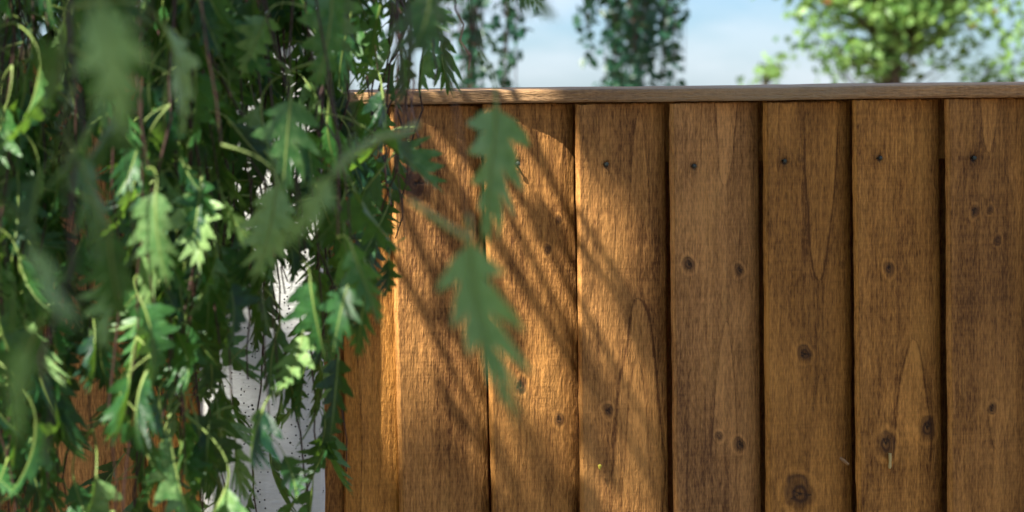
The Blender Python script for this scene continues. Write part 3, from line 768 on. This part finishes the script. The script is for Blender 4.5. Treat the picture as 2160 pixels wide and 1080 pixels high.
HERO = [  # base px, tip px, depth base, depth tip, roll deg (0 faces the lens), variant
    ((205, 0), (300, 285), 0.62, 0.60, -30, 0, 1.0), ((140, 90), (60, 250), 0.66, 0.68, 40, 3),
    ((1046, 222), (1036, 520), 1.06, 1.03, -30, 12, 0.85), ((992, 505), (1004, 905), 0.84, 0.80, 38, 13, 1.0),
    ((806, 184), (838, 352), 1.50, 1.48, 38, 4, 0.05), ((714, 752), (700, 925), 1.48, 1.45, 8, 5, 0.0),
    ((700, 368), (598, 575), 0.82, 0.80, -35, 14, 1.0), ((583, 388), (566, 605), 1.20, 1.18, -32, 7, 0.95),
    ((75, 520), (95, 760), 0.64, 0.62, -50, 8, 1.0), ((60, 720), (10, 960), 0.66, 0.66, 40, 9, 0.85), ((268, 560), (190, 720), 1.05, 1.02, 50, 10, 0.95),
    ((556, 858), (485, 1030), 1.36, 1.33, -20, 11), ((1070, -90), (1140, 55), 0.84, 0.82, 20, 0),
    ((912, -40), (903, 200), 1.12, 1.10, 35, 1), ((700, -10), (698, 195), 1.30, 1.27, -12, 3), ((742, 520), (800, 690), 1.25, 1.22, 20, 5),
    ((330, 400), (315, 610), 1.20, 1.18, 30, 7), ((614, 205), (590, 420), 1.28, 1.25, 10, 2), ((862, 296), (905, 345), 1.52, 1.50, 45, 4),
    ((640, 700), (612, 870), 1.38, 1.36, 40, 8), ((440, 900), (430, 1060), 1.40, 1.38, 10, 9), ((655, 590), (672, 760), 1.34, 1.32, 30, 10),
    ((545, 560), (560, 720), 1.42, 1.40, 35, 6), ((820, 545), (838, 660), 1.46, 1.44, 40, 11), ((255, 840), (290, 990), 1.3, 1.28, 55, 3),
    ((600, 960), (650, 1075), 1.42, 1.40, 10, 1), ((470, 420), (520, 560), 1.35, 1.33, 45, 0), ((30, 620), (20, 760), 1.1, 1.1, 20, 5),
    ((850, 120), (880, 250), 1.4, 1.38, 50, 8), ((735, 600), (690, 740), 1.3, 1.28, 30, 2), ((200, 700), (215, 860), 1.35, 1.33, 40, 4),
]
TINT = {}
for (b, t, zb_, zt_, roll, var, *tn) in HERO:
    tint = tn[0] if tn else random.random()  # high set tints paint sky sheen onto single leaves
    B = at(b[0], b[1], zb_); Tt = at(t[0], t[1], zt_); d = Tt - B
    nrm = (CAM - B).normalized(); nrm = Matrix.Rotation(math.radians(roll), 3, d.normalized()) @ nrm
    m = frame(B, d, nrm, d.length)
    TINT[id(m)] = tint
    end = m @ Vector(VAR[var][3].tolist())
    r = random.Random(int(b[0] * 7 + b[1]))
    top = Vector((end.x + r.uniform(-0.05, -0.01), end.y + r.uniform(-0.03, 0.03), r.uniform(2.08, 2.16)))
    pts = [top + (end - top) * (i / 10) + Vector((0.008 * math.sin(i * 0.8 + b[0]), 0, 0)) * math.sin(math.pi * i / 10) for i in range(11)]
    tw = twig_obj(pts, 0.0013, 0.0006)
    add_leaf(m, var, tw)

def fence_px(P):
    """where the shadow of points P (n,3) falls on the fence plane, in photo pixels (approx.)"""
    t = (-0.01 - P[:, 1]) / SUN.y; X = P[:, 0] + t * SUN.x; Z = P[:, 2] + t * SUN.z
    pc = on_plane(1080, 540, -0.01)
    return 1080 + (X - pc.x) * 1950, 540 - (Z - pc.z) * 1950
def in_poly(x, y, poly):
    c = np.zeros(len(x), bool); n = len(poly)
    for i in range(n):
        (x1, y1), (x2, y2) = poly[i], poly[(i + 1) % n]
        k = ((y1 > y) != (y2 > y)) & (x < (x2 - x1) * (y - y1) / (y2 - y1 + 1e-9) + x1); c ^= k
    return c
GAP = [(380, -80), (1190, -80), (1250, 180), (1290, 330), (1400, 450), (1450, 600), (1400, 760), (1270, 1090), (1060, 1080), (900, 1040), (760, 1250), (380, 1250)]
def sun_gap(p):
    x, y = fence_px(np.array([tuple(p)])); return bool(in_poly(x, y, GAP)[0])
for pl, r_ in (((( 868, 425, 0.92), (905, 452, 0.89), (945, 478, 0.865), (978, 498, 0.85), (993, 512, 0.84)), 0.0017),
               (((880, 262, 0.90), (850, 280, 0.88), (800, 290, 0.86), (748, 320, 0.84), (716, 350, 0.825), (699, 372, 0.82)), 0.0019)):
    V, Q = tube_np([at(*q) for q in pl], list(np.linspace(r_ * 0.8, r_, len(pl))), 6)
    put(bpy.data.objects.new('leaf_stalk', mesh_np('leaf_stalk', V, Q, [M_STALK])), birch)
    q0 = at(*pl[0]); twig_obj([q0, q0 + Vector((-0.01, 0.0, 0.10)), q0 + Vector((-0.03, 0.01, 0.22)), q0 + Vector((-0.05, 0.02, 0.36))], 0.0007, 0.0014)

def strand(px, z, py_end, seed, dens=1.0):
    r = random.Random(seed)
    P0 = at(px, 0, z); bot = at(px + r.uniform(-40, 40), py_end, z + r.uniform(-0.06, 0.06))
    yb_ = min(BOUGH_Y, key=lambda q: abs(q - P0.y)); tx_ = P0.x + r.uniform(-0.05, 0.02)
    top = Vector((tx_, yb_, bough_z(tx_, yb_)))
    n = 22; ph = r.uniform(0, 6); am = r.uniform(0.006, 0.022); kx = ky = 0.0
    pts = []
    for i in range(n + 1):
        t = i / n; q = top + (bot - top) * t
        q += Vector((am * math.sin(ph + 5 * t), am * math.cos(ph * 1.7 + 4 * t), 0)) * math.sin(math.pi * min(1, t * 1.2) / 1.2)
        kx = 0.75 * kx + r.gauss(0, 0.0035); ky = 0.75 * ky + r.gauss(0, 0.0035); q += Vector((kx, ky, 0))
        pts.append(q)
    tw = twig_obj(pts, 0.0015, 0.0007)
    L = (top - bot).length; s = 0.06; side = r.choice((-1, 1))
    while s < L:
        t = s / L; q = pts[0].lerp(pts[-1], t); k = t * n; i = min(n - 1, int(k)); q = pts[i].lerp(pts[i + 1], k - i)
        for _ in range(r.choice((1, 2, 2))):
            side = -side; var = r.randrange(12); sz = r.uniform(0.047, 0.076)
            az = r.uniform(0, 2 * math.pi); tilt = abs(r.gauss(0.35, 0.28))
            d = Vector((math.sin(tilt) * math.cos(az), math.sin(tilt) * math.sin(az), -math.cos(tilt)))
            nm = Vector((r.gauss(0, 1.2), r.gauss(-0.15, 0.8), r.gauss(0.35, 0.6)))
            m = frame(Vector((0, 0, 0)), d, nm, sz)
            off = m @ Vector(VAR[var][3].tolist()); m.translation = q - off
            c = m @ Vector((0, 0.5, 0)); px_, py_, z_ = project(c)
            cv = cover(px_, py_)
            if (sun_gap(c) or sun_gap(m.translation)) and r.random() < (0.985 if py_ < -20 else 0.85): continue
            if r.random() < (cv ** 2.0) * dens: add_leaf(m, var, tw)
        s += r.uniform(0.022, 0.048)
sr = random.Random(77); sd = 1000
for k in range(86):
    px = sr.uniform(-70, 860)
    if px > 690 and sr.random() < 0.35: continue
    if px < 420: z = sr.uniform(1.32, 1.78) if sr.random() < 0.96 else sr.uniform(0.8, 1.15)
    else: z = sr.uniform(1.40, 1.76)
    # how far down the strand hangs at this place
    e = 1120 if px < 700 else (900 if px < 770 else 560)
    if 425 < px < 690 and sr.random() < 0.35: e *= 0.62
    strand(px, z, e * (sr.uniform(0.62, 1.12) if px < 700 else sr.uniform(0.6, 0.95)), sd + k, 1.0 if px < 690 else 1.9)
for k, (px, z) in enumerate(((790, 1.5), (830, 1.55), (880, 1.4), (930, 1.62), (760, 1.35), (985, 1.6))):
    strand(px, z, (560, 400, 180, 130, 600, 150)[k], 2000 + k, 2.4)

leaves_in = sorted([l for l in leaves if l[3] > 0], key=lambda l: -l[3])
single = leaves_in[:300]; rest = leaves_in[300:] + [l for l in leaves if l[3] <= 0]
print('birch leaves in view', len(leaves_in), 'all', len(leaves))
tr_ = random.Random(19)
for m, var, tw, s in single:
    o = bpy.data.objects.new('leaf', LEAF_ME[var]); col.objects.link(o)
    o.parent = tw; o.matrix_parent_inverse = Matrix.Identity(4)
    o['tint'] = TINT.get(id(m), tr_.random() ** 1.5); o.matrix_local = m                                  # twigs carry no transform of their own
Vs, Ts, Ms, Rs = [], [], [], []; o_ = 0; rr = random.Random(3)
for m, var, tw, s in rest:
    v, t, mi, _ = VAR[var]; A = np.array(m)
    Vs.append(v @ A[:3, :3].T + A[:3, 3]); Ts.append(t + o_); Ms.append(mi); Rs.append(np.full(len(v), 0.96 * rr.random() ** 1.8)); o_ += len(v)
if Vs:
    fo = put(bpy.data.objects.new('foliage', mesh_np('foliage', np.concatenate(Vs), None, [M_LEAF_J, M_STALK], T=np.concatenate(Ts), midx=np.concatenate(Ms), attrs={'rnd': np.concatenate(Rs)})), birch)
    fo['kind'] = 'stuff'

# the crown overhead: it shades the fence except for one gap that lets the sun in
cr = np.random.default_rng(5)
NC = 30000
u = cr.normal(0, 1, (NC, 3)); u /= np.linalg.norm(u, axis=1)[:, None]
P = u * (cr.uniform(0, 1, NC) ** 0.4)[:, None] * np.array([1.75, 1.25, 1.75]) + np.array([-1.75, -1.65, 5.0])
P[:, 2] -= 0.25 * (np.abs(cr.normal(0, 1, NC))) * 0.5
fx, fy = fence_px(P)
keep = ~in_poly(fx, fy, GAP)
t_ = (-0.6 - P[:, 1]) / SUN.y                                   # where the shadow crosses the hanging leaves
hx = P[:, 0] + t_ * SUN.x; hz = P[:, 2] + t_ * SUN.z
keep &= ~((hx > -1.2) & (hx < -0.12) & (hz > 1.2) & (hz < 2.8) & (vnoise(hx * 6, hz * 4, 61) > -0.18))
P = P[keep]
# unseen weeping skirts, added left of and behind the camera to block sky light
NS = 9000
a_ = cr.uniform(math.radians(150), math.radians(330), NS); q_ = cr.normal(1.0, 0.13, NS)
st_ = np.round(a_ * 26) / 26 + cr.normal(0, 0.008, NS)          # gathered into hanging strands
PS = np.stack([-1.55 + 1.9 * q_ * np.cos(st_), -2.2 + 1.55 * q_ * np.sin(st_), cr.uniform(0.7, 4.6, NS)], 1)
P = np.concatenate([P, PS[(PS[:, 1] < -2.35) | (PS[:, 0] < -1.5)]])
Vc, Tc, Rc = simple_leaves(P, 0.072, 6, droop=0.9)
crown = put(bpy.data.objects.new('crown', mesh_np('crown', Vc, None, [M_LEAF_J], T=Tc, attrs={'rnd': Rc})), birch); crown['kind'] = 'stuff'
for k in range(16):                      # limbs carrying the crown
    a = 2 * math.pi * k / 16 * 2.4; rr_ = 0.6 + 0.9 * random.random(); z = 3.0 + 0.2 * k
    e = (-1.75 + rr_ * math.cos(a), -1.65 + rr_ * 0.75 * math.sin(a), z + 0.9)
    if any(sun_gap(Vector((TX, TY, z + 0.4)).lerp(Vector(e), q)) for q in (0.4, 0.55, 0.7, 0.85, 1.0)): continue
    limb([(TX, TY, z), ((TX + e[0]) / 2, (TY + e[1]) / 2, z + 0.6), e, (e[0] * 1.02, e[1], e[2] - 0.35)], 0.022, 0.003)

# thin boughs reaching towards the fence across the gap: they streak the sunlit boards
sb = random.Random(41); PB = []
BOUGHS = [(905, 330, 0.40, 0.20, 4), (985, 470, 0.45, 0.26, 4), (950, 800, 0.5, 0.36, 6), (1110, 330, 0.42, 0.24, 4), (1140, 520, 0.45, 0.30, 5),
          (1190, 700, 0.55, 0.30, 6), (1340, 400, 0.6, 0.30, 7), (1040, 930, 0.6, 0.36, 8), (1090, 240, 0.36, 0.12, 2), (650, 880, 0.45, 0.25, 4)]
BOUGHS = [(a, b, c * 0.85, d, e * 2 // 3) for a, b, c, d, e in BOUGHS]
for k in range(1): BOUGHS.append((sb.uniform(850, 1330), sb.uniform(230, 900), sb.uniform(0.26, 0.5), sb.uniform(0.10, 0.26), sb.choice((0, 1, 2, 3))))
for (px, py, t0, ln, dens) in BOUGHS:
    c = on_plane(px, py, -0.02) - SUN * (t0 / SUN.y)
    v = Vector((sb.uniform(-0.75, 0.55), 1.0, sb.uniform(-0.9, 0.35))); v.normalize()
    a = c - v * ln * 0.6; e = c + v * ln * 0.4
    zt_ = (e.z + (e.y - TY) * 2.35 - 2.35 * 0.0) + 0.35                # leaves the trunk high up, comes down through the crown
    limb([(TX, TY, zt_), e - SUN * 1.3, e - SUN * 0.5, e, c + Vector((0, 0, 0.015)), a], 0.010, 0.003)
    for k in range(dens):
        q = sb.uniform(0.0, 1.0) ** 1.8; PB.append(tuple(a.lerp(e, q) + Vector((sb.gauss(0, 0.02), sb.gauss(0, 0.03), -0.01 + sb.gauss(0, 0.02)))))
Vb, Tb, Rb = simple_leaves(np.array(PB), 0.044, 8, droop=1.0)
sl = put(bpy.data.objects.new('foliage', mesh_np('foliage', Vb, None, [M_LEAF_J], T=Tb, attrs={'rnd': Rb})), birch); sl['kind'] = 'stuff'
